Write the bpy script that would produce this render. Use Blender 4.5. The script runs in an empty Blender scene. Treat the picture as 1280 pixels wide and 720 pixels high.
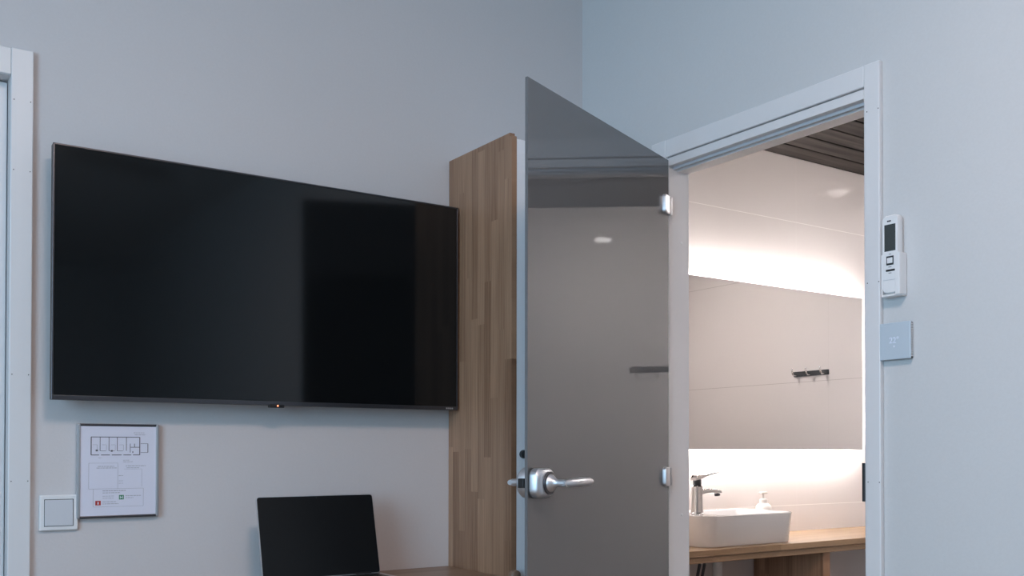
import bpy, bmesh, math, random
from mathutils import Vector, Matrix
random.seed(4)
R = math.radians
SC = bpy.context.scene
COL = SC.collection

# ------------------------------------------------------------ camera
cam_d = bpy.data.cameras.new('camera'); cam = bpy.data.objects.new('camera', cam_d); COL.objects.link(cam)
cam.location = (0, 0, 1.12); cam.rotation_euler = (R(90.77), 0, R(-37.0))
cam_d.sensor_width = 36; cam_d.lens = 1273.7/1280*36
cam_d.shift_x = -120/1280; cam_d.shift_y = 187/1280
cam_d.clip_start = .02
SC.camera = cam
# ------------------------------------------------------------ exposure, world
SC.view_settings.view_transform = 'Standard'; SC.view_settings.look = 'None'
SC.view_settings.gamma = 1; SC.view_settings.exposure = 0.0
SC.view_settings.use_curve_mapping = False
W = bpy.data.worlds.new('sky'); SC.world = W; W.use_nodes = True
bg = W.node_tree.nodes['Background']
bg.inputs[0].default_value = (.48, .75, 1.0, 1); bg.inputs[1].default_value = 8.8
SKY_PORTAL = True
FILL = 33.0          # added warm fill lamp on the bedroom ceiling
LED = 54.0            # mirror backlight strips
SPOT = 680.0          # bathroom downlight discs

# ------------------------------------------------------------ dimensions
YA = 2.75            # television wall
XB = 1.965           # door wall
WT = .07             # door wall thickness
CEIL = 2.75
YM = 3.03            # bathroom mirror wall
XF = 4.22            # bathroom far wall
ZC = 2.39            # bathroom ceiling
OY0, OY1, OZ = 1.578, 2.30, 1.955   # clear opening of the bathroom door

# ------------------------------------------------------------ materials
def nt(name):
    m = bpy.data.materials.new(name); m.use_nodes = True
    return m, m.node_tree, m.node_tree.nodes['Principled BSDF']
def mat(name, col, rough=.5, metal=0, noise=0, nscale=200, bump=0, spec=.5, coat=0, emit=None, es=0):
    m, t, b = nt(name)
    b.inputs['Base Color'].default_value = (*col, 1); b.inputs['Roughness'].default_value = rough
    b.inputs['Metallic'].default_value = metal; b.inputs['Specular IOR Level'].default_value = spec
    b.inputs['Coat Weight'].default_value = coat
    if emit: b.inputs['Emission Color'].default_value = (*emit, 1); b.inputs['Emission Strength'].default_value = es
    tc = t.nodes.new('ShaderNodeTexCoord'); n = t.nodes.new('ShaderNodeTexNoise')
    n.inputs['Scale'].default_value = nscale; n.inputs['Detail'].default_value = 3
    t.links.new(tc.outputs['Object'], n.inputs['Vector'])
    if noise:
        mx = t.nodes.new('ShaderNodeMix'); mx.data_type = 'RGBA'
        mx.inputs['A'].default_value = (*[c*(1-noise) for c in col], 1); mx.inputs['B'].default_value = (*[min(1, c*(1+noise)) for c in col], 1)
        t.links.new(n.outputs['Fac'], mx.inputs['Factor']); t.links.new(mx.outputs['Result'], b.inputs['Base Color'])
    if bump:
        bp = t.nodes.new('ShaderNodeBump'); bp.inputs['Strength'].default_value = bump; bp.inputs['Distance'].default_value = .001
        t.links.new(n.outputs['Fac'], bp.inputs['Height']); t.links.new(bp.outputs[0], b.inputs['Normal'])
    return m

def math_node(t, op, a, b=None):
    n = t.nodes.new('ShaderNodeMath'); n.operation = op
    for i, v in enumerate((a, b)):
        if v is None: continue
        if isinstance(v, (int, float)): n.inputs[i].default_value = v
        else: t.links.new(v, n.inputs[i])
    return n.outputs[0]

def staves(name, along, across, dark, light, width=.037, length=.50, rough=.45, coat=0):
    """finger-jointed oak: staves of random length and tone, running along one axis"""
    m, t, b = nt(name)
    tc = t.nodes.new('ShaderNodeTexCoord'); s = t.nodes.new('ShaderNodeSeparateXYZ'); t.links.new(tc.outputs['Object'], s.inputs[0])
    A, C_ = s.outputs[along], s.outputs[across]
    row = math_node(t, 'FLOOR', math_node(t, 'DIVIDE', C_, width))
    wn = t.nodes.new('ShaderNodeTexWhiteNoise'); wn.noise_dimensions = '1D'; t.links.new(row, wn.inputs['W'])
    shift = math_node(t, 'MULTIPLY', wn.outputs['Value'], 7.3)
    ln = math_node(t, 'FLOOR', math_node(t, 'ADD', math_node(t, 'DIVIDE', A, length), shift))
    cmb = t.nodes.new('ShaderNodeCombineXYZ'); t.links.new(row, cmb.inputs[0]); t.links.new(ln, cmb.inputs[1])
    w2 = t.nodes.new('ShaderNodeTexWhiteNoise'); w2.noise_dimensions = '2D'; t.links.new(cmb.outputs[0], w2.inputs['Vector'])
    # grain stretched along the stave, different in each stave
    g = t.nodes.new('ShaderNodeCombineXYZ')
    t.links.new(math_node(t, 'MULTIPLY', A, 3.5), g.inputs[0])
    t.links.new(math_node(t, 'MULTIPLY', C_, 230), g.inputs[1])
    t.links.new(math_node(t, 'MULTIPLY', w2.outputs['Value'], 40), g.inputs[2])
    n = t.nodes.new('ShaderNodeTexNoise'); n.inputs['Scale'].default_value = 1; n.inputs['Detail'].default_value = 5; n.inputs['Roughness'].default_value = .65
    t.links.new(g.outputs[0], n.inputs['Vector'])
    tone = math_node(t, 'ADD', math_node(t, 'MULTIPLY', w2.outputs['Value'], .42), math_node(t, 'MULTIPLY', n.outputs['Fac'], 1.35))
    tone = math_node(t, 'SUBTRACT', tone, .42)
    mx = t.nodes.new('ShaderNodeMix'); mx.data_type = 'RGBA'; mx.clamp_factor = True
    mx.inputs['A'].default_value = (*dark, 1); mx.inputs['B'].default_value = (*light, 1)
    t.links.new(tone, mx.inputs['Factor']); t.links.new(mx.outputs['Result'], b.inputs['Base Color'])
    bp = t.nodes.new('ShaderNodeBump'); bp.inputs['Strength'].default_value = .15; bp.inputs['Distance'].default_value = .001
    t.links.new(n.outputs['Fac'], bp.inputs['Height']); t.links.new(bp.outputs[0], b.inputs['Normal'])
    b.inputs['Roughness'].default_value = rough; b.inputs['Coat Weight'].default_value = coat
    return m

def tiles(name, along, col, grout, size=.6125, z0=.888, rough=.022, off=0.):
    """polished tiles with thin joints; the upright joints are nearly flush"""
    m, t, b = nt(name)
    tc = t.nodes.new('ShaderNodeTexCoord'); s = t.nodes.new('ShaderNodeSeparateXYZ'); t.links.new(tc.outputs['Object'], s.inputs[0])
    def joint(v, step, w, soft):
        f = math_node(t, 'FRACT', math_node(t, 'DIVIDE', v, step))
        d = math_node(t, 'MULTIPLY', math_node(t, 'ABSOLUTE', math_node(t, 'SUBTRACT', f, .5)), 2)      # 1 on the joint
        return math_node(t, 'MULTIPLY', math_node(t, 'GREATER_THAN', d, 1-2*w/step), soft)
    hz = joint(math_node(t, 'ADD', s.outputs[2], 4*size-z0), size, .0014, 1.)
    vt = joint(math_node(t, 'ADD', s.outputs[along], off), size*2, .0010, .22)
    fac = math_node(t, 'MAXIMUM', hz, vt)
    mx = t.nodes.new('ShaderNodeMix'); mx.data_type = 'RGBA'
    mx.inputs['A'].default_value = (*col, 1); mx.inputs['B'].default_value = (*grout, 1)
    t.links.new(fac, mx.inputs['Factor']); t.links.new(mx.outputs['Result'], b.inputs['Base Color'])
    b.inputs['Roughness'].default_value = rough
    return m

def dark_boards(name):
    m, t, b = nt(name)
    tc = t.nodes.new('ShaderNodeTexCoord'); mp = t.nodes.new('ShaderNodeMapping'); mp.inputs['Scale'].default_value = (2.5, 45, 45)
    n = t.nodes.new('ShaderNodeTexNoise'); n.inputs['Scale'].default_value = 1; n.inputs['Detail'].default_value = 6
    t.links.new(tc.outputs['Object'], mp.inputs[0]); t.links.new(mp.outputs[0], n.inputs['Vector'])
    r = t.nodes.new('ShaderNodeValToRGB'); r.color_ramp.elements[0].position = .35; r.color_ramp.elements[1].position = .7
    r.color_ramp.elements[0].color = (.012, .010, .009, 1); r.color_ramp.elements[1].color = (.050, .042, .039, 1)
    t.links.new(n.outputs['Fac'], r.inputs[0]); t.links.new(r.outputs[0], b.inputs['Base Color']); b.inputs['Roughness'].default_value = .7; b.inputs['Specular IOR Level'].default_value = .15
    return m

def smoked_glass(name, tint, ior, body=0., grey=(.17, .178, .188)):
    """tinted pane: Fresnel reflection over a partly clear, partly satin grey body"""
    m = bpy.data.materials.new(name); m.use_nodes = True; t = m.node_tree; t.nodes.clear()
    out = t.nodes.new('ShaderNodeOutputMaterial'); mx = t.nodes.new('ShaderNodeMixShader'); inner = t.nodes.new('ShaderNodeMixShader')
    tr = t.nodes.new('ShaderNodeBsdfTransparent'); tr.inputs[0].default_value = (*tint, 1)
    df = t.nodes.new('ShaderNodeBsdfDiffuse'); df.inputs[0].default_value = (*grey, 1)
    gl = t.nodes.new('ShaderNodeBsdfGlossy'); gl.inputs['Roughness'].default_value = .008; gl.inputs[0].default_value = (.93, .97, 1, 1)
    fr = t.nodes.new('ShaderNodeFresnel'); fr.inputs[0].default_value = ior
    inner.inputs[0].default_value = body
    t.links.new(tr.outputs[0], inner.inputs[1]); t.links.new(df.outputs[0], inner.inputs[2])
    t.links.new(fr.outputs[0], mx.inputs[0]); t.links.new(inner.outputs[0], mx.inputs[1]); t.links.new(gl.outputs[0], mx.inputs[2])
    t.links.new(mx.outputs[0], out.inputs[0])
    return m

M = dict(
    wall=mat('painted_wall', (.612, .62, .626), .75, noise=.03, nscale=160, bump=.25),  # same paint as the television wall, with a slight cool light tint mixed in
    wall_warm_light=mat('wall_tinted_by_warm_light', (.64, .614, .614), .75, noise=.03, nscale=160, bump=.25),  # television wall: warm tint of the light put into the paint colour
    ceiling=mat('ceiling_paint', (.72, .72, .72), .8, noise=.02, nscale=90),
    floor=staves('oak_floor', 1, 0, (.20, .13, .09), (.36, .26, .18), .14, 1.4),
    trim=mat('white_trim_paint', (.74, .74, .75), .35, noise=.01, nscale=60),
    white=mat('white_laminate', (.90, .91, .94), .3, noise=.01, nscale=60),
    plastic=mat('white_plastic', (.80, .81, .82), .35, noise=.01, nscale=300),
    plastic_grey=mat('grey_white_plastic', (.62, .64, .68), .4, noise=.02, nscale=300),
    oak=staves('oak_staves_upright', 2, 1, (.18, .088, .048), (.54, .33, .205)),
    oak_desk=staves('oak_staves_desk', 0, 1, (.16, .095, .06), (.37, .25, .17), coat=.2),
    oak_counter=staves('oak_staves_counter', 0, 1, (.20, .12, .065), (.38, .25, .145), coat=.2),
    tile_mirror=tiles('wall_tiles_mirror', 0, (.74, .70, .69), (.92, .89, .87), off=1.225*3-3.305),
    tile_far=tiles('wall_tiles_far', 1, (.74, .70, .69), (.52, .48, .47), off=.13),
    tile_floor=tiles('floor_tiles', 0, (.16, .14, .135), (.10, .09, .09)),
    boards=dark_boards('dark_ceiling_boards'),
    boards_gap=mat('dark_gap', (.012, .01, .01), .9, noise=.1),
    glass=smoked_glass('smoked_glass', (.27, .28, .29), 1.95, .75),
    clear=smoked_glass('clear_glass', (.94, .96, .95), 1.5),
    mirror=mat('mirror_silver', (.86, .85, .84), .01, 1),
    screen=mat('black_screen', (.004, .0045, .005), .09, noise=.2, nscale=900, spec=.5),
    laptop_screen=mat('matte_laptop_screen', (.007, .008, .009), .33, noise=.2, nscale=900, spec=.25),
    black=mat('black_plastic', (.012, .012, .013), .35, noise=.1),
    bezel=mat('dark_metal_bezel', (.10, .10, .11), .3, .8, noise=.1),
    alu=mat('brushed_aluminium', (.62, .64, .67), .32, .9, noise=.04, nscale=400),
    satin=mat('satin_chrome', (.66, .67, .70), .42, .95, noise=.03, nscale=500),
    chrome=mat('chrome', (.82, .80, .79), .07, 1, noise=.01),
    dark_metal=mat('dark_steel', (.055, .06, .065), .4, .5, noise=.1),
    ceramic=mat('white_ceramic', (.82, .81, .81), .12, coat=.5, noise=.005),
    paper=mat('white_paper', (.74, .74, .84), .45, noise=.01, coat=.25),
    ink=mat('grey_print', (.10, .10, .12), .6, noise=.1),
    ink_pale=mat('pale_print', (.38, .38, .42), .6, noise=.1),
    red=mat('red_print', (.45, .03, .02), .5, noise=.05),
    green=mat('green_print', (.03, .22, .10), .5, noise=.05),
    lcd=mat('grey_lcd', (.055, .065, .065), .25, noise=.1),
    digits=mat('pale_display_digits', (.75, .80, .92), .4, noise=.01),
    ledred=mat('red_standby_light', (.3, .02, .01), .4, emit=(1, .25, .12), es=4),
    led=mat('led_strip', (.9, .9, .9), .5, emit=(1, .92, .88), es=LED),
    fill_lens=mat('opal_fill_lens', (.9, .9, .9), .5, emit=(1, .76, .66), es=FILL),
    lamp=mat('lamp_lens', (.9, .9, .9), .5, emit=(1, .92, .88), es=SPOT),
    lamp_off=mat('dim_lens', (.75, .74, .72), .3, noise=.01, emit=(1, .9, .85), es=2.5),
    rubber=mat('dark_rubber', (.03, .03, .03), .6, noise=.1),
    dispenser=mat('white_soap_bottle', (.66, .64, .62), .3, noise=.01),
)

# ------------------------------------------------------------ geometry helpers
def BM(): return bmesh.new()
def add_box(bm, x0, x1, y0, y1, z0, z1, bev=0, seg=2):
    r = bmesh.ops.create_cube(bm, size=1, matrix=Matrix.Translation(((x0+x1)/2, (y0+y1)/2, (z0+z1)/2)) @ Matrix.Diagonal((abs(x1-x0), abs(y1-y0), abs(z1-z0), 1)))
    if bev:
        es = list({e for v in r['verts'] for e in v.link_edges})
        bmesh.ops.bevel(bm, geom=es, offset=bev, segments=seg, affect='EDGES', profile=.5)
    return bm
def rrect(w, h, r, n=6, ox=0, oy=0):
    pts = []
    for cx, cy, a0 in ((w/2-r, h/2-r, 0), (-w/2+r, h/2-r, 90), (-w/2+r, -h/2+r, 180), (w/2-r, -h/2+r, 270)):
        for i in range(n+1):
            a = R(a0+90*i/n); pts.append((ox+cx+r*math.cos(a), oy+cy+r*math.sin(a)))
    return pts
def loft(bm, rings, cap0=True, cap1=True, mtx=None):
    """rings: lists of equal-length 3-D points"""
    vs = [[bm.verts.new(mtx @ Vector(p) if mtx else p) for p in ring] for ring in rings]
    n = len(vs[0])
    for a, b in zip(vs, vs[1:]):
        for i in range(n):
            f = bm.faces.new((a[i], a[(i+1) % n], b[(i+1) % n], b[i])); f.smooth = True
    if cap0: bm.faces.new(list(reversed(vs[0])))
    if cap1: bm.faces.new(vs[-1])
    return bm
def lathe(bm, prof, n=32, mtx=None, cap0=True, cap1=True):
    """prof: (radius, height) along local z"""
    return loft(bm, [[(r*math.cos(2*math.pi*i/n), r*math.sin(2*math.pi*i/n), z) for i in range(n)] for r, z in prof], cap0, cap1, mtx)
def tube(bm, path, radii, n=16, squash=1., upv=Vector((0, 0, 1)), mtx=None):
    P = [Vector(p) for p in path]; rings = []
    for i, p in enumerate(P):
        d = (P[min(i+1, len(P)-1)]-P[max(i-1, 0)]).normalized()
        s = d.cross(upv)
        s = s.normalized() if s.length > 1e-5 else Vector((1, 0, 0))
        u = s.cross(d).normalized()
        r = radii[i] if isinstance(radii, (list, tuple)) else radii
        rings.append([p+s*r*math.cos(2*math.pi*k/n)+u*r*squash*math.sin(2*math.pi*k/n) for k in range(n)])
    return loft(bm, rings, mtx=mtx)
def AX(axis, loc):
    """frame whose local z points along axis"""
    z = Vector(axis).normalized(); return Matrix.Translation(loc) @ z.to_track_quat('Z', 'Y').to_matrix().to_4x4()

def obj(name, bm, m, parent=None, smooth=None, loc=None, label=None):
    me = bpy.data.meshes.new(name); bmesh.ops.recalc_face_normals(bm, faces=bm.faces[:]); bm.to_mesh(me); bm.free()
    o = bpy.data.objects.new(name, me); COL.objects.link(o)
    me.materials.append(M[m] if isinstance(m, str) else m)
    if smooth:
        for p in me.polygons: p.use_smooth = True
        me.set_sharp_from_angle(angle=R(smooth))
    if parent: o.parent = parent
    if loc: o.location = loc
    if label: o['label'] = label
    return o
def thing(name, label, cat, loc=(0, 0, 0), rotz=0, group=None):
    o = bpy.data.objects.new(name, None); COL.objects.link(o); o.empty_display_size = .05
    o.location = loc; o.rotation_euler = (0, 0, rotz); o['label'] = label; o['category'] = cat
    if group: o['group'] = group
    return o
def tag(o, label, cat, group=None):
    o['label'] = label; o['category'] = cat
    if group: o['group'] = group
    return o
def struct(name, bm, m, parent=None, smooth=None, label=None):
    o = obj(name, bm, m, parent, smooth)
    if not parent: o['kind'] = 'structure'
    if label: o['label'] = label
    return o
def sbox(name, m, *a, bev=0, parent=None):
    return struct(name, add_box(BM(), *a, bev=bev), m, parent)
def text(name, body, size, m, parent, mtx, depth=.0004, label=None):
    c = bpy.data.curves.new(name, 'FONT'); c.body = body; c.size = size; c.extrude = depth; c.align_x = 'CENTER'; c.align_y = 'CENTER'
    o = bpy.data.objects.new(name, c); COL.objects.link(o)
    dg = bpy.context.evaluated_depsgraph_get(); me = bpy.data.meshes.new_from_object(o.evaluated_get(dg)); bpy.data.objects.remove(o)
    o = bpy.data.objects.new(name, me); COL.objects.link(o); me.materials.clear(); me.materials.append(M[m]); o.parent = parent; o.matrix_local = mtx
    if label: o['label'] = label
    return o

# ============================================================ THE SETTING
LX, BY = -1.9, -4.6          # left and back walls of the bedroom
sbox('floor', 'floor', LX-.1, XB+WT, BY-.1, YA+.1, -.1, 0)
sbox('ceiling', 'ceiling', LX-.1, XB+WT, BY-.1, YA+.1, CEIL, CEIL+.1)
# television wall, with a doorway at its left end
DX1, DZ = .313, 2.003         # clear opening of the left doorway, right side and top
DX0 = DX1-.80
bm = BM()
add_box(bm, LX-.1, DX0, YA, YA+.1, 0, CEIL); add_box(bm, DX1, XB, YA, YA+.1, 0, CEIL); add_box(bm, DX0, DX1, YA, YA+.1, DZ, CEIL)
struct('wall_back', bm, 'wall_warm_light')
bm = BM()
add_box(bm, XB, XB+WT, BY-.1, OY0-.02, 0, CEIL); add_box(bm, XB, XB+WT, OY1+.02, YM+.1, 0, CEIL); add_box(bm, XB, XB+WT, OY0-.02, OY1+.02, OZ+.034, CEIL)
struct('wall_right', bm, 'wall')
sbox('wall_front', 'wall', LX, XB, BY-.1, BY, 0, CEIL)
# left wall with the daylight window
WY0, WY1, WZ0, WZ1 = -1.0, 1.25, .75, 2.45
bm = BM()
add_box(bm, LX-.1, LX, BY, WY0, 0, CEIL); add_box(bm, LX-.1, LX, WY1, YA, 0, CEIL)
add_box(bm, LX-.1, LX, WY0, WY1, 0, WZ0); add_box(bm, LX-.1, LX, WY0, WY1, WZ1, CEIL)
struct('wall_left', bm, 'wall')
bm = BM()
for y in (WY0, (WY0+WY1)/2-.03, WY1-.06): add_box(bm, LX-.08, LX-.02, y, y+.06, WZ0, WZ1, .004)
add_box(bm, LX-.08, LX-.02, WY0, WY1, WZ0, WZ0+.06, .004); add_box(bm, LX-.08, LX-.02, WY0, WY1, WZ1-.06, WZ1, .004)
struct('window_1', bm, 'trim')
if SKY_PORTAL:
    ld = bpy.data.lights.new('window_daylight', 'AREA'); ld.shape = 'RECTANGLE'; ld.size = WZ1-WZ0; ld.size_y = WY1-WY0
    ld.cycles.is_portal = True
    lo = bpy.data.objects.new('window_daylight', ld); COL.objects.link(lo); lo.location = (LX-.1, (WY0+WY1)/2, (WZ0+WZ1)/2); lo.rotation_euler = (0, R(-90), 0)

# doorway at the left edge: casing, lining and closed white leaf
bm = BM(); add_box(bm, DX1, DX1+.046, YA-.014, YA, 0, 2.067, .002)
add_box(bm, DX0-.046, DX0, YA-.014, YA, 0, 2.067, .002)
c = struct('trim_1', bm, 'trim')
bm = BM(); add_box(bm, DX0, DX1, YA-.013, YA, DZ, 2.066, .002)
struct('trim_2', bm, 'trim')
bm = BM()
for z in (1.945, 1.78, 1.3, 1.05, .8):
    for x in (DX1+.006, DX1+.040):
        lathe(bm, [(.0013, 0), (.0013, .0006)], 10, AX((0, -1, 0), (x, YA-.014, z)))
struct('nail_head', bm, 'dark_metal', c)
bm = BM(); add_box(bm, DX0-.01, DX0+.0, YA, YA+.16, 0, DZ); add_box(bm, DX1, DX1+.01, YA+.1, YA+.16, 0, DZ); add_box(bm, DX0, DX1, YA+.1, YA+.16, DZ, DZ+.02)
struct('trim_3', bm, 'trim')
sbox('wall_hall', 'wall', DX0-.3, DX1+.3, YA+.17, YA+.27, 0, CEIL)
d = thing('door_2', '', ''); del d['label']; del d['category']; d['kind'] = 'structure'; d.location = ((DX0+DX1)/2, YA+.040, 0)
obj('door_leaf', add_box(BM(), -.3985, .3985, 0, .04, .01, DZ-.005, .002), 'trim', d)
bm = BM(); lathe(bm, [(.026, 0), (.026, .006), (.010, .008), (.010, .045)], 24, AX((0, -1, 0), (-.34, 0, 1.0)))
tube(bm, [(-.34, -.045, 1.0), (-.29, -.047, 1.0), (-.22, -.045, 1.0)], [.009, .008, .006]); obj('door_handle', bm, 'satin', d, smooth=40)

# bathroom shell
BX0 = XB+WT
BYn = .95
sbox('floor_bathroom', 'tile_floor', BX0, XF+.1, BYn-.1, YM+.1, -.1, 0)
sbox('wall_mirror', 'tile_mirror', BX0, XF+.1, YM, YM+.1, 0, 2.5)
sbox('wall_far', 'tile_far', XF, XF+.1, BYn, YM, 0, 2.5)
sbox('wall_near', 'tile_mirror', BX0, XF+.1, BYn-.1, BYn, 0, 2.5)
bm = BM(); add_box(bm, BX0, XF, BYn, YM, ZC+.014, ZC+.05)
back = struct('ceiling_bathroom', bm, 'boards_gap')
bm = BM(); y = YM-.004; k = 0
while y > BYn+.1:
    add_box(bm, BX0+.001, XF-.001, y-.112, y, ZC, ZC+.014, .0015, 1); y -= .122
struct('ceiling_boards', bm, 'boards', back)

# bathroom door surround: lining inside the wall, face boards and casing
f = thing('door_1', '', ''); del f['label']; del f['category']; f['kind'] = 'structure'; f.location = (XB, (OY0+OY1)/2, 0)
def loc(bm_fn): return bm_fn
x0 = -.006
hy0, hy1 = OY0-(OY0+OY1)/2, OY1-(OY0+OY1)/2
# jamb lining with a door rebate
bm = BM(); add_box(bm, x0, WT+.004, hy0-.022, hy0, 0, OZ+.036, .0015); obj('jamb', bm, 'trim', f)
bm = BM(); add_box(bm, x0, WT+.004, hy1, hy1+.022, 0, OZ+.036, .0015); obj('jamb', bm, 'trim', f)
bm = BM(); add_box(bm, x0-.001, WT+.004, hy0, hy1, OZ+.012, OZ+.036, .0015); add_box(bm, .026, WT+.003, hy0, hy1, OZ, OZ+.0125, .001); obj('head', bm, 'trim', f)
bm = BM(); add_box(bm, .012, .02, hy0, hy1, OZ+.004, OZ+.012, .001); obj('seal', bm, 'plastic_grey', f)
bm = BM(); add_box(bm, -.014, 0, hy0-.052, hy0-.006, 0, 2.045, .003); obj('casing', bm, 'trim', f)
bm = BM(); add_box(bm, -.014, 0, hy1+.006, hy1+.072, 0, 2.045, .003); obj('casing', bm, 'trim', f)
bm = BM(); add_box(bm, -.0135, 0, hy0-.006, hy1+.006, 1.993, 2.0445, .003); obj('casing', bm, 'trim', f)
bm = BM()
for yy in (hy0-.049, hy0-.016):
    for zz in (1.93, 1.52, 1.047, .6): lathe(bm, [(.0014, 0), (.0014, .0006)], 10, AX((-1, 0, 0), (-.014, yy, zz)))
for zz in (1.78, 1.2): lathe(bm, [(.0014, 0), (.0014, .0006)], 10, AX((-1, 0, 0), (-.014, hy1+.02, zz)))
obj('nail_head', bm, 'dark_metal', f)
bm = BM()
for zz in (1.745, .93): lathe(bm, [(.004, 0), (.003, .0015)], 12, AX((0, -1, 0), (.045, hy1, zz)))
obj('screw_cap', bm, 'plastic', f)
bm = BM(); add_box(bm, -.0155, .016, hy0-.0065, hy0+.0012, 1.0, 1.092, .0008); obj('strike_plate', bm, 'dark_metal', f, label='dark steel strike plate')
# baseboards
sbox('baseboard_back', 'trim', DX1+.05, 1.462, YA-.014, YA, 0, .06, bev=.002)
sbox('baseboard_right', 'trim', XB-.014, XB, BY, OY0-.06, 0, .06, bev=.002)

# ============================================================ TELEVISION
tv = thing('television', 'large black flat television mounted on the wall above the laptop', 'television', (.926, 2.68, 1.542))
HW, HH = .534, .301
bm = BM(); add_box(bm, -HW, HW, 0, .022, -HH, HH, .0025); add_box(bm, -.40, .40, .022, .055, -.22, .16, .01); obj('housing', bm, 'black', tv)
bm = BM()
add_box(bm, -HW, HW, -.004, .002, HH-.004, HH, .0008); add_box(bm, -HW, HW, -.005, .002, -HH, -HH+.011, .001)
add_box(bm, -HW, -HW+.004, -.004, .002, -HH, HH, .0008); add_box(bm, HW-.004, HW, -.004, .002, -HH, HH, .0008)
obj('bezel', bm, 'bezel', tv)
obj('screen', add_box(BM(), -HW+.0035, HW-.0035, -.002, .0005, -HH+.010, HH-.0035), 'screen', tv)
s = obj('sensor_bar', add_box(BM(), -.026, .014, -.008, .006, -HH-.006, -HH+.003, .002), 'black', tv)
obj('standby_light', lathe(BM(), [(.0022, 0), (.0015, .0012)], 12, AX((0, -1, 0), (-.004, -.008, -HH-.001))), 'ledred', s, label='red standby light')
bm = BM()
x = HW-.040
for w in (.006, .004, .005, .004, .005): add_box(bm, x, x+w-.0012, -.0056, -.005, -HH+.003, -HH+.0075); x += w
obj('badge', bm, 'alu', tv)
mt = BM(); add_box(mt, -.30, .30, .0551, .0695, -.10, .08, .002); obj('wall_mount', mt, 'dark_metal', tv)

# ============================================================ FRAMED EVACUATION PLAN
fr = thing('framed_plan', 'aluminium framed evacuation floor plan on the wall beneath the television', 'picture', (.550, 2.748, 1.072))
w, h = .0935, .1155
obj('backing', add_box(BM(), -w+.003, w-.003, -.009, -.001, -h+.003, h-.003), 'plastic_grey', fr)
for sx in (-1, 1):
    obj('frame_rail', add_box(BM(), sx*w-(.008 if sx > 0 else 0), sx*w+(0 if sx > 0 else .008), -.013, 0, -h, h, .003, 3), 'alu', fr)
for sz in (-1, 1):
    obj('frame_rail', add_box(BM(), -w+.006, w-.006, -.012, 0, sz*h-(.006 if sz > 0 else 0), sz*h+(0 if sz > 0 else .006), .0015), 'bezel', fr, label='dark grey frame rail')
pp = obj('paper', add_box(BM(), -w+.008, w-.008, -.0098, -.009, -h+.006, h-.006), 'paper', fr)
def line(bm, x0, x1, z0, z1, t=.0009):
    if abs(x1-x0) < 1e-6: add_box(bm, x0-t/2, x0+t/2, -.0102, -.0098, min(z0, z1), max(z0, z1))
    else: add_box(bm, min(x0, x1), max(x0, x1), -.0102, -.0098, z0-t/2, z0+t/2)
bm = BM()       # floor plan of the building: outer walls, four room walls, porch
X0, X1, Z0, Z1 = -.062, .048, .039, .083
line(bm, X0, X1, Z1, Z1, .0016); line(bm, X0, X0, Z0, Z1, .002); line(bm, X1, X1, Z0, Z1, .002)
for a, b in ((0, .16), (.2, .38), (.42, .62), (.66, .82), (.86, 1)): line(bm, X0+(X1-X0)*a, X0+(X1-X0)*b, Z0, Z0, .0018)
for q in (.18, .36, .53, .72): line(bm, X0+(X1-X0)*q, X0+(X1-X0)*q, Z0+.010, Z1, .0013)
for q in (.18, .36, .53): line(bm, X0+(X1-X0)*q, X0+(X1-X0)*(q+.12), Z0+.010, Z0+.010, .0009)
line(bm, .026, .048, .058, .058, .0015); line(bm, .036, .036, .058, .067, .0015); line(bm, .026, .026, .045, .067, .0012)
line(bm, .05, .067, .067, .067); line(bm, .067, .067, .045, .067, .0015); line(bm, .05, .067, .045, .045)
line(bm, .031, .033, .046, .046, .004); line(bm, -.052, -.047, .050, .050, .004); line(bm, -.018, -.014, .049, .049, .004)
obj('plan_drawing', bm, 'ink', pp)
bm = BM()
for q in (.03, .22, .40, .57): 
    for (a, b) in ((0, .09),): line(bm, X0+(X1-X0)*q, X0+(X1-X0)*(q+b), .064, .064, .0007); line(bm, X0+(X1-X0)*(q+.09), X0+(X1-X0)*(q+.09), .05, .064, .0007)
for x0_, x1_, z1_, z0_ in ((-.067, -.002, .019, -.044), (-.057, .057, -.044, -.088)):
    line(bm, x0_, x1_, z1_, z1_, .0006); line(bm, x0_, x1_, z0_, z0_, .0006); line(bm, x0_, x0_, z0_, z1_, .0006); line(bm, x1_, x1_, z0_, z1_, .0006)
line(bm, .012, .053, .004, .004, .0005); line(bm, .053, .053, -.040, .004, .0005)
obj('plan_outlines', bm, 'ink_pale', pp)
bm = BM()
def words(bm, x0, x1, z, t):           # illegible small print: broken strokes
    x = x0
    while x < x1:
        l = random.uniform(.003, .008); line(bm, x, min(x+l, x1), z, z, t); x += l+.0012
for a, b, z, t in ((.034, .060, .094, .0012), (.036, .062, .089, .0012), (-.046, -.038, .032, .0010), (.010, .024, .026, .0011), (.010, .032, .022, .0011),
                   (-.047, -.010, .011, .0014), (-.050, -.004, .007, .0014), (.016, .062, .012, .0014), (.018, .048, .007, .0012),
                   (-.036, .016, -.049, .0018), (-.036, .004, -.054, .0014), (-.036, -.010, -.062, .001), (-.036, -.010, -.067, .001),
                   (.016, .052, -.062, .0014), (.016, .034, -.067, .0012), (-.036, -.006, -.076, .0014), (-.036, 0, -.081, .0014),
                   (0, .010, -.012, .0012), (0, .010, -.025, .001), (0, .010, -.031, .001)):
    bm = BM(); words(bm, a, b, z, t); obj('text_line', bm, 'ink_pale', pp)
bm = BM(); add_box(bm, -.052, -.040, -.0102, -.0098, -.084, -.073); ri = obj('red_symbol', bm, 'red', pp, label='red extinguisher symbol')
bm = BM(); add_box(bm, -.0475, -.0445, -.0105, -.0102, -.082, -.076); obj('symbol_mark', bm, 'paper', ri)
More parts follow.
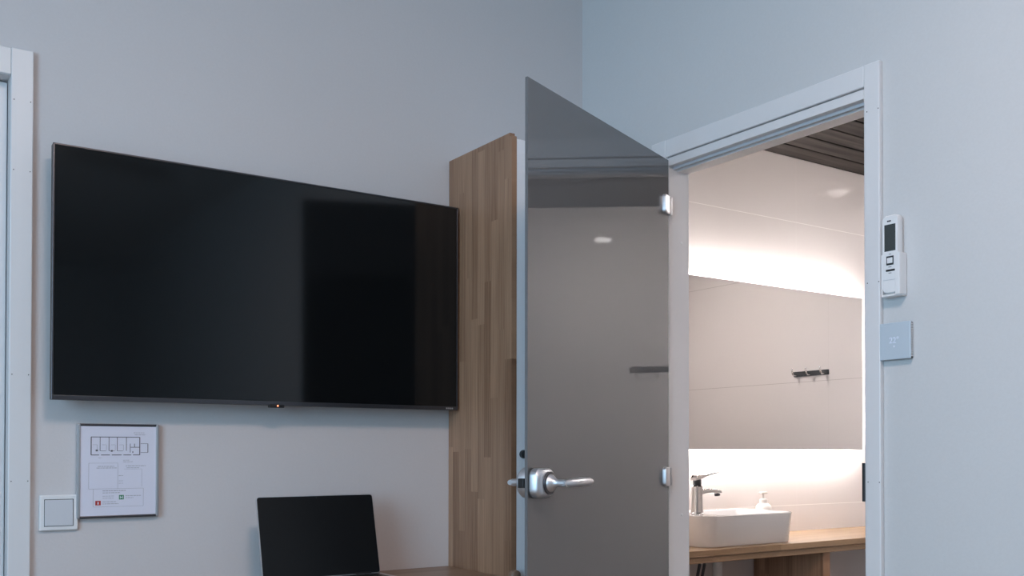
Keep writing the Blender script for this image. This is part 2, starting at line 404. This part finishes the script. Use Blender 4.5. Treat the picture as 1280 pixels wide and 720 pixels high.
bm = BM(); add_box(bm, .001, .012, -.0102, -.0098, -.071, -.060); gi = obj('green_symbol', bm, 'green', pp, label='green exit symbol')
bm = BM(); add_box(bm, .003, .0045, -.0105, -.0102, -.069, -.062); add_box(bm, .008, .0095, -.0105, -.0102, -.069, -.062); add_box(bm, .0045, .008, -.0105, -.0102, -.0665, -.065); obj('symbol_mark', bm, 'paper', gi)

# ============================================================ LIGHT SWITCH
sw = thing('light_switch', 'square white rocker light switch beside the left door casing', 'light switch', (.4195, 2.75, .973))
obj('switch_frame', add_box(BM(), -.0415, .0415, -.010, 0, -.0425, .0425, .003, 3), 'plastic', sw)
obj('rocker_gap', add_box(BM(), -.0315, .0315, -.0102, -.008, -.0325, .0325), 'dark_metal', sw)
bm = BM(); add_box(bm, -.0303, .0303, -.0125, -.009, -.0312, .0312, .001)
for v in bm.verts:
    if v.co.z > 0 and v.co.y < -.011: v.co.y += .0018
obj('rocker', bm, 'plastic_grey', sw)

# ============================================================ WARDROBE
wd = thing('wardrobe', 'tall wardrobe with oak stave side and white front behind the glass door', 'wardrobe', (1.467, 2.386, 0))
D = YA-.004-2.386
bm = BM(); add_box(bm, 0, .016, 0, D, 0, 1.998)
for v in bm.verts:
    if v.co.y < .01 and v.co.z > 1.9: v.co.z -= 0
es = [e for e in bm.edges if all(v.co.y < .001 for v in e.verts) and all(v.co.z > 1.99 for v in e.verts)]
bmesh.ops.bevel(bm, geom=es, offset=.010, segments=4, affect='EDGES')
obj('side_panel', bm, 'oak', wd, label='oak stave side panel')
bm = BM(); add_box(bm, .0165, .4945, .02, D, .08, 1.975); obj('carcass', bm, 'white', wd)
dr = obj('door', add_box(BM(), .0170, .494, .001, .0195, .08, 1.982, .0012), 'white', wd)
bm = BM(); lathe(bm, [(.011, 0), (.012, .004), (.010, .010), (.004, .011)], 24, AX((0, -1, 0), (.037, .001, 1.112))); obj('door_knob', bm, 'dark_metal', dr, smooth=40)
bm = BM(); add_box(bm, .019, .494, .05, D, 0, .08); obj('plinth', bm, 'white', wd)
bm = BM(); lathe(bm, [(.0145, 0), (.0155, .004), (.015, .016), (.011, .020), (0.002, .021)], 28, AX((0, -1, 0), (.006, 0, .781))); obj('bumper', bm, 'oak_desk', wd, smooth=40, label='round wooden bumper')

# ============================================================ DESK AND LAPTOP
dk = thing('desk', 'oak stave wall desk under the television and against the wardrobe side', 'desk', (.611, 2.46, 0))
bm = BM(); add_box(bm, -.42, .855, -.068, .289, .747, .775, .003); obj('desktop', bm, 'oak_desk', dk)
bm = BM(); add_box(bm, -.40, -.37, -.04, .28, 0, .747, .001); obj('side_panel', bm, 'oak', dk)
bm = BM(); add_box(bm, -.37, .853, .26, .285, .60, .747, .001); obj('back_rail', bm, 'oak_desk', dk)

lp = thing('laptop', 'open black laptop with a dark screen standing on the oak desk', 'laptop', (1.015, 2.585, .7752), 0)
lw = .159
bm = BM(); loft(bm, [[(x, y, z) for x, y in rrect(2*lw, .225, .010, 5, .0, -.1125)] for z in (.0015, .004, .0150, .0162)]); bs = obj('base', bm, 'alu', lp, smooth=35)
bm = BM()
for r_ in range(5):
    for c_ in range(14): add_box(bm, -.142+c_*.0203, -.142+c_*.0203+.0178, -.040-r_*.0185, -.040-r_*.0185+.016, .0162, .0178, .0006, 1)
obj('keyboard', bm, 'black', bs)
obj('touchpad', add_box(BM(), -.05, .05, -.215, -.150, .0158, .0166, .0004), 'bezel', bs)
for sx in (-1, 1): obj('hinge', tube(BM(), [(sx*.11-.022, .002, .016), (sx*.11+.022, .002, .016)], .0052), 'black', bs, smooth=40)
th = R(15)
lid = obj('lid', loft(BM(), [[(x, yy, z) for x, z in rrect(2*lw, .218, .007, 5, 0, .109)] for yy in (0, .0015, .0045, .006)]), 'alu', lp, smooth=35, loc=(0, 0, .016))
lid.rotation_euler = (-th, 0, 0)
bm = BM(); loft(bm, [[(x, yy, z) for x, z in rrect(2*lw-.003, .215, .006, 5, 0, .109)] for yy in (-.0012, 0)]); sc_ = obj('screen', bm, 'laptop_screen', lid)
obj('webcam', lathe(BM(), [(.0017, 0), (.0012, .0003)], 12, AX((0, -1, 0), (0, -.0012, .2125))), 'lcd', sc_)

# ============================================================ GLASS DOOR
# local x runs from the hinge edge to the free edge, local -y is the bedroom side
gv = Vector((1.251-1.945, 1.965-2.284, 0)); ga = math.atan2(gv.y, gv.x)
gd = thing('glass_door', 'open smoked grey glass door leaf hinged on the bathroom doorway', 'door', (1.945, 2.284, 0), ga)
GW = gv.length
# local y axis = rotate x by 90deg ccw; camera side normal is n=(.417,-.909)
side = 1 if Vector((-math.sin(ga), math.cos(ga), 0)).dot(Vector((.417, -.909, 0))) > 0 else -1
S = side
obj('glass_pane', add_box(BM(), 0, GW, -S*.008, 0, .012, 1.979, .001, 1), 'glass', gd)
for z in (1.842, 1.046):
    bm = BM()
    # clamp shoe on the room side of the glass, rounded towards the pane
    rings = []
    pr_ = [(x, zz) for x, zz in rrect(.036, .056, .010, 5, .026, z)]
    for yy, sc2 in ((0, 1), (.0085, 1), (.011, .93), (.0118, .82)):
        rings.append([(.026+(x-.026)*sc2, S*yy, z+(zz-z)*sc2) for x, zz in pr_])
    loft(bm, rings)
    for v in bm.verts:
        if v.co.x < .016: v.co.x = .016
    hg = obj('hinge', bm, 'satin', gd, smooth=35)
    bm = BM(); add_box(bm, .003, .046, -S*.014, -S*.0085, z-.027, z+.027, .002); obj('hinge_back_plate', bm, 'satin', hg)
    bm = BM(); tube(bm, [(-.004, S*.004, z-.026), (-.004, S*.004, z+.026)], .0055, upv=Vector((1, 0, 0))); obj('hinge_pin', bm, 'satin', hg, smooth=40)
# lock case and levers
hx, hz = GW-.040, 1.047
def plate_ring(y, w_, h_, r_): return [(hx+a, S*y, hz+b) for a, b in rrect(w_, h_, r_, 6)]
bm = BM(); loft(bm, [plate_ring(0, .078, .070, .018), plate_ring(.004, .078, .070, .018)]); g_ = obj('lock_gasket', bm, 'rubber', gd, smooth=35)
bm = BM(); loft(bm, [plate_ring(.004, .076, .068, .020), plate_ring(.020, .076, .068, .020), plate_ring(.028, .066, .060, .020), plate_ring(.031, .052, .050, .022)]); lc = obj('lock_case', bm, 'satin', gd, smooth=35)
cx_ = hx-.004
bm = BM(); lathe(bm, [(.0265, 0), (.0265, .006), (.024, .0065)], 36, AX((0, S, 0), (cx_, S*.029, hz))); obj('collar', bm, 'bezel', lc, smooth=35)
def lever(sgn, parent, nm='lever'):
    bm = BM()
    lathe(bm, [(.021, 0), (.020, .004), (.014, .011), (.0095, .017), (.0085, .024), (.0085, .046)], 32, AX((0, sgn, 0), (cx_, sgn*(.034 if sgn == S else .038), hz)))
    y0 = sgn*.074
    tube(bm, [(cx_+.008, y0-sgn*.002, hz), (cx_-.004, y0+sgn*.001, hz), (cx_-.02, y0+sgn*.004, hz), (cx_-.06, y0+sgn*.005, hz+.001), (cx_-.10, y0+sgn*.003, hz+.001), (cx_-.118, y0, hz+.001), (cx_-.122, y0-sgn*.002, hz+.001)],
         [.007, .0098, .0115, .0128, .0118, .008, .002], 20, squash=.9)
    return obj(nm, bm, 'satin', parent, smooth=50)
lever(S, gd)
bm = BM(); lathe(bm, [(.034, 0), (.036, .003), (.036, .022), (.032, .027), (.021, .027)], 36, AX((0, -S, 0), (hx, -S*.0085, hz))); bk = obj('lock_back_case', bm, 'satin', gd, smooth=35)
bm = BM(); lathe(bm, [(.012, 0), (.010, .012), (.0085, .020), (.0085, .040)], 28, AX((0, -S, 0), (cx_, -S*.0305, hz)))
y0 = -S*.072
tube(bm, [(cx_+.008, y0, hz), (cx_-.004, y0, hz), (cx_-.02, y0, hz), (cx_-.06, y0, hz), (cx_-.10, y0, hz), (cx_-.118, y0, hz)], [.007, .0095, .010, .0105, .009, .003], 20, squash=.85)
obj('lever', bm, 'satin', gd, smooth=50)
bm = BM(); add_box(bm, GW-.010, GW+.004, -S*.024, -S*.0088, hz-.011, hz+.011, .001); obj('latch', bm, 'black', gd)

# ============================================================ REMOTE CONTROL AND HOLDER (on the door wall)
rx, ry = XB, 1.4875
ho = thing('remote_holder', 'white plastic wall holder carrying the remote control beside the door casing', 'holder', (rx, ry, 1.48))
bm = BM()
add_box(bm, -.004, 0, -.027, .026, 0, .098, .001)                  # back
add_box(bm, -.0285, -.002, -.029, -.0235, .001, .098, .002)        # right cheek
add_box(bm, -.0255, -.002, .0225, .026, .004, .098, .001)          # left cheek
add_box(bm, -.0270, -.002, -.0275, .026, -.0015, .0045, .0025)     # bottom
add_box(bm, -.0300, -.0262, -.0290, -.0165, .001, .098, .0015)     # right lip
obj('pocket', bm, 'plastic', ho)
rc = thing('remote_control', 'white air conditioner remote with grey display hanging in a wall holder', 'remote control', (rx-.0065, ry, 1.486))
prof = rrect(.044, .182, .011, 6, 0, .091)
bm = BM(); loft(bm, [[(-q, a*s_, .091+(b-.091)*s_) for a, b in prof] for q, s_ in ((0, .96), (.003, 1), (.016, 1), (.0195, .97))]); obj('body', bm, 'plastic', rc, smooth=35)
fx = -.0197
obj('display', add_box(BM(), fx-.0006, fx+.001, -.0155, .0155, .098, .160, .0004), 'lcd', rc, label='grey display')
bm = BM(); add_box(bm, fx-.0008, fx+.001, -.010, .010, .0655, .0865, .0005); b_ = obj('button_frame', bm, 'dark_metal', rc)
add = BM(); add_box(add, fx-.0016, fx, -.0075, .0075, .0695, .0825, .001); obj('button', add, 'plastic', b_)
bm = BM(); add_box(bm, fx-.0010, fx+.001, -.0135, .0115, .051, .0555, .0008); obj('slot_button', bm, 'black', rc)
bm = BM(); add_box(bm, fx-.0008, fx, -.020, .020, .031, .0318); obj('cover_seam', bm, 'plastic_grey', rc)
bm = BM()
for i, w_ in enumerate((.0022, .0014, .0018, .0016, .0018)): add_box(bm, fx-.0006, fx+.001, .0075-.0022*i-w_, .0075-.0022*i, .166, .1695)
obj('lettering', bm, 'ink', rc)
for z_, w_ in ((.0905, .006), (.0605, .008), (.0465, .008)): obj('lettering', add_box(BM(), fx-.0005, fx+.001, -w_/2, w_/2, z_, z_+.0011), 'ink', rc)

# ============================================================ THERMOSTAT
M['thermo'] = mat('pale_blue_plastic', (.52, .60, .67), .3, noise=.01)
ts = thing('thermostat', 'flat square pale blue thermostat below the remote on the door wall', 'thermostat', (XB, 1.484, 1.376))
obj('back_box', add_box(BM(), -.0095, 0, -.040, .040, -.041, .041, .001), 'dark_metal', ts)
bm = BM()
for i in range(20): add_box(bm, -.009, -.002, -.0425, -.040, -.038+i*.0039, -.038+i*.0039+.0022)
obj('vent_ribs', bm, 'plastic', ts)
obj('front_cover', add_box(BM(), -.0145, -.0097, -.043, .043, -.043, .043, .0015), 'thermo', ts)
text('digits', '22°', .020, 'digits', ts, Matrix.Translation((-.0147, .002, .001)) @ Matrix.Rotation(R(-90), 4, 'Z') @ Matrix.Rotation(R(90), 4, 'X'), label='pale temperature digits')
obj('status_dot', lathe(BM(), [(.0022, 0), (.0016, .0004)], 12, AX((-1, 0, 0), (-.0145, .002, -.013))), 'digits', ts)

# ============================================================ BATHROOM: MIRROR
MX0, MX1, MZ0, MZ1 = 2.30, 3.685, 1.127, 1.811
mi = thing('mirror', 'wide rectangular backlit mirror on the tiled wall above the basin', 'mirror', ((MX0+MX1)/2, 3.03, MZ0))
mw, mh = (MX1-MX0)/2, MZ1-MZ0
obj('mirror_glass', add_box(BM(), -mw, mw, -.050, -.045, 0, mh, .0008, 1), 'mirror', mi)
IN = .013
obj('backing', add_box(BM(), -mw+IN, mw-IN, -.0449, -.001, IN, mh-IN), 'plastic', mi)
for a in ((-mw+IN, mw-IN, -.040, -.012, mh-IN, mh-IN+.004), (-mw+IN, mw-IN, -.040, -.012, IN-.004, IN),
          (-mw+IN-.004, -mw+IN, -.040, -.012, IN, mh-IN), (mw-IN, mw-IN+.004, -.040, -.012, IN, mh-IN)):
    obj('led_strip', add_box(BM(), *a), 'led', mi, label='glowing light strip')

# ============================================================ COAT HOOKS on the far wall
hk = thing('hook_rail', 'dark rail with three coat hooks reflected in the bathroom mirror', 'coat hooks', (XF, 2.20, 1.545))
obj('rail', add_box(BM(), -.008, 0, -.125, .125, -.014, .014, .002), 'dark_metal', hk)
for yy in (-.10, 0, .10):
    bm = BM(); tube(bm, [(-.008, yy, -.004), (-.030, yy, -.008), (-.040, yy, 0), (-.044, yy, .018), (-.046, yy, .028)], [.005, .005, .0055, .005, .004], 14, upv=Vector((0, 1, 0)))
    obj('hook', bm, 'chrome', hk, smooth=50)

# ============================================================ VANITY
va = thing('vanity_counter', 'oak vanity counter under the backlit mirror carrying the white basin', 'counter', (2.90, 2.62, 0))
obj('worktop', add_box(BM(), -.85, 1.318, 0, .409, .754, .777, .002), 'oak_counter', va)
obj('lower_board', add_box(BM(), -.85, 1.318, .008, .405, .731, .7535, .0015), 'oak_counter', va)
obj('support_panel', add_box(BM(), .133, .173, .025, .40, 0, .731, .001), 'oak', va)
# basin
bs_ = thing('wash_basin', 'white rectangular vessel basin standing on the oak counter', 'basin', (2.672, 2.81, .7775))
bw, bd, bh = .470, .305, .113
def br(w_, d_, r_, z_, ox=0, oy=0): return [(a, b, z_) for a, b in rrect(w_, d_, r_, 10, ox, oy)]
bm = BM(); loft(bm, [br(bw-.030, bd-.030, .045, 0), br(bw-.022, bd-.022, .050, .004), br(bw-.004, bd-.004, .055, bh-.008), br(bw, bd, .056, bh-.003), br(bw-.003, bd-.003, .055, bh),
                     br(bw-.010, bd-.010, .052, bh), 
                     br(bw-.110, bd-.014, .048, bh-.0005, .048), br(bw-.114, bd-.020, .046, bh-.006, .048), br(bw-.130, bd-.040, .045, .035, .048), br(bw-.19, bd-.10, .04, .022, .048), br(.05, .05, .02, .018, .048)], True, True)
obj('bowl', bm, 'ceramic', bs_, smooth=40)
bm = BM(); lathe(bm, [(.022, 0), (.023, .003), (.018, .004), (.004, .005)], 24, Matrix.Translation((.048, 0, .018))); obj('drain', bm, 'chrome', bs_, smooth=40)
# tap
tp = thing('tap', 'chrome single lever basin tap on the left ledge of the basin', 'tap', (2.512, 2.79, .7775+bh))
bm = BM(); lathe(bm, [(.024, 0), (.024, .004), (.0215, .006)], 32); obj('base_ring', bm, 'chrome', tp, smooth=40)
bm = BM(); loft(bm, [br(.042, .040, .014, .005), br(.038, .036, .014, .04), br(.036, .036, .014, .08), br(.037, .037, .014, .100), br(.030, .030, .012, .104)]); obj('body', bm, 'chrome', tp, smooth=35)
rings = []
for x_, zc, hh, ww in ((.005, .078, .024, .034), (.030, .082, .020, .032), (.060, .083, .017, .030), (.095, .080, .015, .028), (.112, .077, .012, .026)):
    rings.append([(x_, a, zc+b) for a, b in rrect(ww, hh, .005, 4)])
bm = BM(); loft(bm, rings); sp = obj('spout', bm, 'chrome', tp, smooth=35)
bm = BM(); lathe(bm, [(.011, 0), (.011, .010), (.008, .011)], 24, AX((.12, 0, -1), (.100, 0, .074))); obj('aerator', bm, 'bezel', sp, smooth=40)
bm = BM(); lathe(bm, [(.015, .104), (.016, .110), (.016, .124), (.014, .130)], 28); obj('cartridge', bm, 'dark_metal', tp, smooth=40)
rings = []
for x_, zc, hh, ww in ((-.018, .128, .010, .030), (-.012, .133, .016, .036), (.012, .136, .014, .036), (.030, .139, .008, .030), (.070, .147, .006, .024), (.096, .151, .005, .020)):
    rings.append([(x_, a, zc+b) for a, b in rrect(ww, hh, min(.0024, hh*.45), 4)])
bm = BM(); loft(bm, rings); obj('lever', bm, 'chrome', tp, smooth=35)
# soap dispenser
sd = thing('soap_dispenser', 'white pump soap bottle standing behind the basin', 'soap dispenser', (3.035, 2.965, .7775))
bm = BM(); lathe(bm, [(.030, 0), (.034, .004), (.035, .06), (.035, .100), (.032, .118), (.020, .128), (.014, .132)], 36); obj('bottle', bm, 'dispenser', sd, smooth=50)
bm = BM(); lathe(bm, [(.017, .130), (.017, .145), (.008, .148), (.006, .150), (.006, .168)], 28); pu = obj('pump', bm, 'dispenser', sd, smooth=40)
bm = BM(); loft(bm, [[(x_, a, z_+b) for a, b in rrect(w_, h_, h_*.4, 4)] for x_, z_, w_, h_ in ((-.022, .1695, .012, .006), (-.014, .172, .018, .009), (.012, .172, .018, .009), (.020, .171, .012, .007))]); obj('nozzle', bm, 'dispenser', pu, smooth=40)
# waste trap and pipe under the counter
tr = thing('waste_trap', 'white and chrome waste pipe under the basin counter', 'pipe', (2.66, 2.84, .36))
bm = BM(); lathe(bm, [(.030, 0), (.033, .01), (.033, .10), (.025, .115), (.018, .12)], 28); obj('trap_cup', bm, 'plastic', tr, smooth=40)
bm = BM(); tube(bm, [(0, 0, .115), (0, 0, .371)], .018, upv=Vector((1, 0, 0))); obj('down_pipe', bm, 'plastic', tr, smooth=50)
bm = BM(); tube(bm, [(.02, .0, .08), (.06, .0, .08), (.08, .03, .08), (.08, .1889, .08)], .017); obj('outlet_pipe', bm, 'plastic', tr, smooth=50)
for xh in (-.05, -.075):
    bm = BM(); tube(bm, [(xh, .188, .12), (xh, .12, .13), (xh+.01, .06, .22), (xh+.02, .04, .33), (xh+.02, .04, .371)], .006); obj('supply_hose', bm, 'bezel', tr, smooth=50)

# ============================================================ BATHROOM CEILING LIGHTS
def downlight(x, y, lit, label, size=.05):
    t = thing('ceiling_light', label, 'ceiling light', (x, y, ZC), 0)
    bm = BM(); lathe(bm, [(size, 0), (size+.012, -.001), (size+.012, -.004), (size, -.007)], 40, cap0=False, cap1=False)
    lathe(bm, [(size+.012, -.0005), (size, -.0008)], 40, cap0=False, cap1=False); obj('trim_ring', bm, 'trim', t, smooth=50)
    bm = BM(); lathe(bm, [(size-.001, -.0003), (size-.001, -.018), (size*.8, -.022), (size*.3, -.023)], 40); obj('diffuser', bm, 'lamp' if lit else 'lamp_off', t)
downlight(3.46, 1.88, True, 'round lit ceiling downlight mirrored in the bathroom tiles')
downlight(3.87, 2.79, False, 'round dim ceiling disc light close to the mirror wall, nearer than the bright downlight')

# unseen lamp on the bedroom ceiling, added as warm fill for the walls
rl = thing('ceiling_fill_lamp', 'round opal fill lamp added on the bedroom ceiling above the camera', 'ceiling lamp', (.55, .55, CEIL))
bm = BM(); lathe(bm, [(.30, 0), (.30, -.02), (.29, -.03), (.285, -.03)], 48, cap1=False); obj('lamp_base', bm, 'trim', rl, smooth=40)
bm = BM(); lathe(bm, [(.285, -.0301), (.28, -.05), (.20, -.070), (.01, -.08)], 48); obj('lamp_diffuser', bm, 'fill_lens', rl, smooth=60)

# ceiling track at the back of the bedroom, mirrored at the top left of the television
tk = thing('curtain_track', 'short dark ceiling track mirrored at the top left of the television', 'curtain track', (1.24, -.85, CEIL), R(-17))
obj('rail', add_box(BM(), -.30, .30, -.035, .035, -.030, -.0002, .004), 'black', tk)
for x in (-.22, .22): obj('end_bracket', add_box(BM(), x-.015, x+.015, -.045, .045, -.012, -.0001, .002), 'dark_metal', tk)
